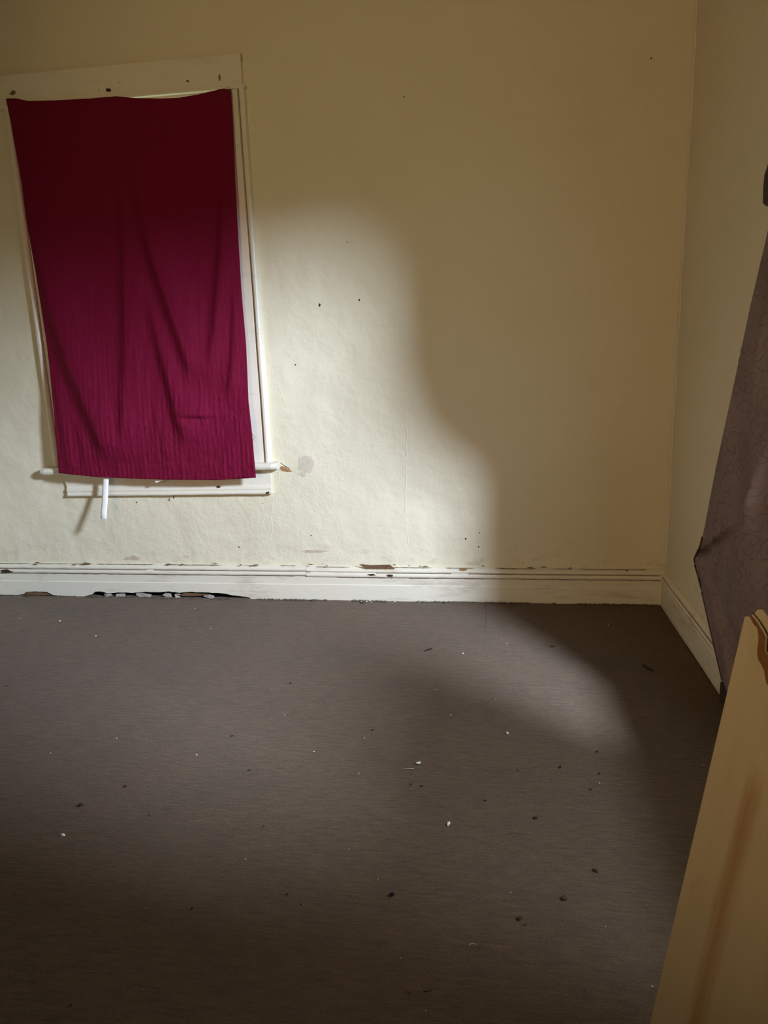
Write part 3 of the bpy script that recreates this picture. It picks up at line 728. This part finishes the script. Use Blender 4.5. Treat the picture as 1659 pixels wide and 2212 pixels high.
# ================================================================== added warm fill lamp, unseen on the wall behind the viewer
LAMP = Vector((-1.4, YF + 0.22, 1.9)); AIM = (Vector((0.25, YB, 2.1)) - LAMP).normalized()
lamp = empty('fill_lamp', (LAMP.x, YF, LAMP.z)); tag(lamp, 'added warm fill lamp with a bell reflector, unseen behind the viewer', 'lamp')
def lathe(name, prof, mat, par, loc, seg=28):
    V = [(r_ * math.cos(2 * math.pi * k / seg), r_ * math.sin(2 * math.pi * k / seg), z_) for r_, z_ in prof for k in range(seg)]
    F = [(i * seg + k, i * seg + (k + 1) % seg, (i + 1) * seg + (k + 1) % seg, (i + 1) * seg + k) for i in range(len(prof) - 1) for k in range(seg)]
    o = link(name, V, F, mat, par, True); o.location = loc; return o
rf = lathe('reflector', [(.012, -.10), (.03, -.09), (.07, -.06), (.105, -.01), (.107, -.01), (.072, -.064), (.03, -.096), (.012, -.106)], M_METAL, lamp, (0, .22, 0))
rf.rotation_euler = AIM.to_track_quat('Z', 'Y').to_euler()
tube('arm', [(0, 0, 0), (0, .06, -.01), (0, .12, 0)], .009, M_METAL, lamp, 8)
box('back_plate', (-.045, .045, .0, .012, -.06, .06), M_METAL, lamp, .004)
ld = bpy.data.lights.new('fill_spot', 'SPOT'); ld.energy = LAMP_W; ld.color = (1.0, 0.68, 0.36); ld.shadow_soft_size = 0.05
ld.spot_size = math.radians(70); ld.spot_blend = 0.7
lb = bpy.data.objects.new('fill_spot', ld); COL.objects.link(lb); lb.location = LAMP; lb.rotation_euler = AIM.to_track_quat('-Z', 'Y').to_euler()

# made-up body and bracket for the added lamp that stands in for daylight
daylight = empty('daylight_stand_in', DAYLIGHT); tag(daylight, 'added round lamp standing in for daylight outside the glazed doorway', 'lamp')
hb = lathe('housing', [(.001, -.20), (.10, -.19), (.24, -.07), (.30, .012), (.29, .012), (.23, -.06), (.09, -.175), (.001, -.18)], M_METAL, daylight, (0, 0, 0)); hb.rotation_euler = DAYLIGHT_AIM.to_track_quat('Z', 'Y').to_euler()
tube('bracket', [-DAYLIGHT_AIM * .12, -DAYLIGHT_AIM * .16 + Vector((0, 0, .1)), Vector((-1.22, 0.0, .36))], .012, M_METAL, daylight, 8)

# ================================================================== litter on the carpet
def lump_mesh(name, seed, sx, sy, sz):
    bm = bmesh.new(); bmesh.ops.create_icosphere(bm, subdivisions=1, radius=1.0)
    for v in bm.verts:
        k = 1 + 0.45 * noise.noise(v.co * 1.3 + Vector((seed, seed * 2, 0)))
        v.co = Vector((v.co.x * sx * k, v.co.y * sy * k, max(-.5, v.co.z) * sz * k + .45 * sz))
    me = bpy.data.meshes.new(name); bm.to_mesh(me); bm.free(); return me
def litter(name, me_seed, dims, mat, px, py, label, cat, group=None, rz=None):
    me = lump_mesh(name, me_seed, *dims); me.materials.append(mat)
    o = bpy.data.objects.new(name, me); COL.objects.link(o)
    p = on_floor(px, py); o.location = (p.x, min(p.y, YB - .05), -.001); o.rotation_euler = (0, 0, random.uniform(0, 6.28) if rz is None else rz)
    return tag(o, label, cat, group)
shared = {}
def tiny(kind, px, py, s):
    key = (kind, random.randint(0, 3))
    if key not in shared:
        me = lump_mesh('crumb', key[1] * 3.1 + (9 if kind == 'w' else 0), 1, .7, .55); me.materials.append(M_CWHITE if kind == 'w' else M_CDARK); shared[key] = me
    o = bpy.data.objects.new('white_crumb' if kind == 'w' else 'dark_crumb', shared[key]); COL.objects.link(o)
    p = on_floor(px, py); o.location = (p.x, min(p.y, YB - .05), 0.0); o.scale = (s, s, s); o.rotation_euler = (0, 0, random.uniform(0, 6.28))
    y, x = p.y, p.x
    zone = ('along the foot of the back skirting', 'against the back skirting') if y > 3.85 else \
        ('on the far left of the carpet below the window', 'below the window') if x < -1.3 and y > 2.6 else \
        ('on the mid-left carpet in front of the window', 'mid-left of the carpet') if x < -.75 and y > 1.9 else \
        ('on the far right carpet by the light streak', 'by the light streak') if y > 2.45 else \
        ('on the mid-right carpet, nearer than the light streak', 'mid-right of the carpet') if y > 1.75 and x > -.25 else \
        ('in the middle of the carpet', 'middle of the carpet') if y > 1.75 else \
        ('on the near left carpet at the bottom of the picture', 'near left carpet') if x < -.25 else ('on the near right carpet at the bottom of the picture', 'near right carpet')
    k = 'white' if kind == 'w' else 'dark'
    tag(o, 'tiny %s crumb %s' % (k, zone[0]), 'crumb', 'tiny %s crumbs %s' % (k, zone[1]))
for px, py, s in [(129, 1342, .006), (207, 1374, .006), (44, 1336, .004), (425, 1631, .004), (252, 1595, .003), (678, 1624, .004), (615, 1545, .003), (109, 1627, .003), (787, 1594, .003),
                  (775, 1671, .003), (1000, 1412, .005), (1071, 1510, .003), (974, 1545, .004), (1295, 1692, .003), (1314, 1349, .006), (941, 1490, .003), (1148, 1739, .002), (1520, 1654, .003),
                  (1095, 1391, .004), (530, 1856, .0025), (817, 1899, .0022), (754, 1835, .002), (316, 1962, .002), (866, 2070, .002), (920, 2183, .002), (1103, 1928, .002), (1308, 2002, .002), (1409, 2131, .0025),
                  (421, 1315, .005), (456, 1358, .004), (793, 1297, .006), (802, 1301, .005), (786, 1289, .006), (857, 1289, .006), (908, 1291, .005), (1380, 1303, .005)]: tiny('w', px, py, s)
for px, py, s in [(270, 1699, .007), (502, 1590, .006), (539, 1664, .005), (322, 1761, .004), (628, 1476, .006), (15, 1482, .005), (806, 1577, .005), (887, 1695, .005), (911, 1698, .005), (1048, 1730, .005),
                  (1210, 1657, .006), (1290, 1624, .006), (1294, 1671, .005), (1276, 1705, .005), (1119, 1664, .004), (415, 1963, .005), (152, 2172, .004), (620, 1932, .004), (650, 1954, .004),
                  (1134, 1998, .004), (958, 1303, .008), (570, 1786, .004)]: tiny('d', px, py, s)
litter('black_chunk', 1.2, (.0095, .006, .006), M_CBLACK, 847, 1933, 'small black chunk on the carpet near the bottom centre', 'debris', None, .1)
litter('reddish_crumb', 2.2, (.006, .004, .005), M_CRED, 885, 2142, 'reddish brown crumb at the bottom edge of the carpet', 'crumb')
litter('plaster_flake', 4.2, (.011, .008, .003), M_CWHITE, 904, 1648, 'flat whitish plaster flake in the middle of the carpet', 'flake')
litter('plaster_flake', 5.2, (.010, .0055, .005), M_CWHITE, 969, 1780, 'whitish plaster lump just above the black chunk on the carpet', 'flake', None, 1.4)
litter('plaster_flake', 6.2, (.009, .005, .005), M_CWHITE, 1096, 1584, 'pale plaster sliver within the light patch on the carpet', 'flake', None, 2.0)
litter('plaster_flake', 7.2, (.008, .005, .005), M_CWHITE, 136, 1804, 'white pebble-like plaster bit alone at the left side of the carpet', 'flake', None, 0)
litter('dark_clod', 3.3, (.010, .006, .006), M_CDARK, 175, 1739, 'dark clod on the left of the carpet above a white plaster bit', 'debris', None, .4)
litter('dark_clod', 3.9, (.009, .005, .004), M_CDARK, 1156, 1767, 'dark oval clod on the right half of the carpet below the light patch', 'debris', None, 0)
litter('dark_clod', 8.9, (.016, .010, .005), M_CBROWN, 1194, 1396, 'flat dark clod on the carpet in front of the right skirting corner', 'debris', None, 0)
litter('dark_clod', 9.4, (.014, .009, .005), M_CBROWN, 674, 1297, 'dark clod close to the back skirting, right of the window', 'debris', None, 0)
litter('dark_clod', 9.9, (.016, .010, .005), M_CBROWN, 783, 1302, 'dark clod close to the back skirting, under the chipped moulding', 'debris', None, 0)
litter('leaf_bit', 2.9, (.010, .005, .004), M_CBROWN, 1286, 1880, 'dry brown leaf bit on the carpet nearest the broken door', 'leaf bit', None, 2.3)
litter('leaf_bit', 3.6, (.010, .008, .006), M_CBROWN, 1219, 1941, 'crumpled brown leaf bit in the lower right of the carpet', 'leaf bit', None, .7)
litter('leaf_bit', 4.6, (.009, .005, .005), M_CBROWN, 1123, 1984, 'small dark leaf bit left of the crumpled leaf in the lower right', 'leaf bit', None, 1.0)
def fibre(name, pix, r, mat, label, cat):
    o = tube(name, [on_floor(a, b_) + Vector((0, 0, .002)) for a, b_ in pix], r, mat, None, 6); return tag(o, label, cat)
fibre('thread', [(1013, 2045), (1015, 2041), (1020, 2039), (1026, 2040), (1030, 2043)], .0009, M_STRAW, 'curled pale thread on the carpet near the bottom centre right', 'thread')
fibre('straw', [(868, 1663), (880, 1661), (894, 1661)], .0012, M_STRAW, 'thin pale straw beside the flat plaster flake on the carpet', 'straw')
fibre('straw', [(914, 2143), (922, 2142), (932, 2141)], .0018, M_CBROWN, 'short brown straw right of the reddish crumb', 'straw')
fibre('twig', [(1388, 1437), (1398, 1443), (1410, 1450)], .004, M_CDARK, 'short dark twig on the shaded carpet by the right skirting', 'twig')
fibre('twig', [(919, 1406), (926, 1403), (934, 1402)], .003, M_CDARK, 'thin dark sliver at the edge of the light patch on the carpet', 'twig')
# plaster rubble in the gap below the broken skirting
for k, (px, py, sx, sz, lab) in enumerate([(42, 1287, .020, .012, 'white plaster fragment at the far left of the skirting gap'), (236, 1288, .022, .014, 'pale plaster fragment beside the blackest hole of the skirting gap'),
        (262, 1288, .026, .013, 'grey plaster fragment in the skirting gap under the plastic strip'), (310, 1288, .046, .015, 'long grey plaster fragment in the middle of the skirting gap'),
        (362, 1286, .022, .018, 'upright pale plaster fragment in the skirting gap'), (384, 1286, .014, .016, 'narrow white plaster fragment at the right end of the skirting gap'),
        (452, 1288, .030, .012, 'flat white plaster fragment right of the splintered skirting')]):
    bm = bmesh.new(); add_box(bm, -sx, sx, -.012, .012, 0, sz * 1.3); bmesh.ops.subdivide_edges(bm, edges=bm.edges[:], cuts=2, use_grid_fill=True)
    for v in bm.verts:
        q = Vector((v.co.x * 60 + k * 7, v.co.y * 60, v.co.z * 60)); v.co += Vector((noise.noise(q), noise.noise(q + Vector((9, 0, 0))), noise.noise(q + Vector((0, 9, 0))))) * min(.011, sz * .7); v.co.z = max(v.co.z, -.002)
    o = from_bm('plaster_fragment', bm, M_FRAG); p = on_y(px, py, YB - .012); o.location = (p.x, YB - .014, -.003); o.rotation_euler = (0, random.uniform(-.25, .25), 0); tag(o, lab, 'plaster')
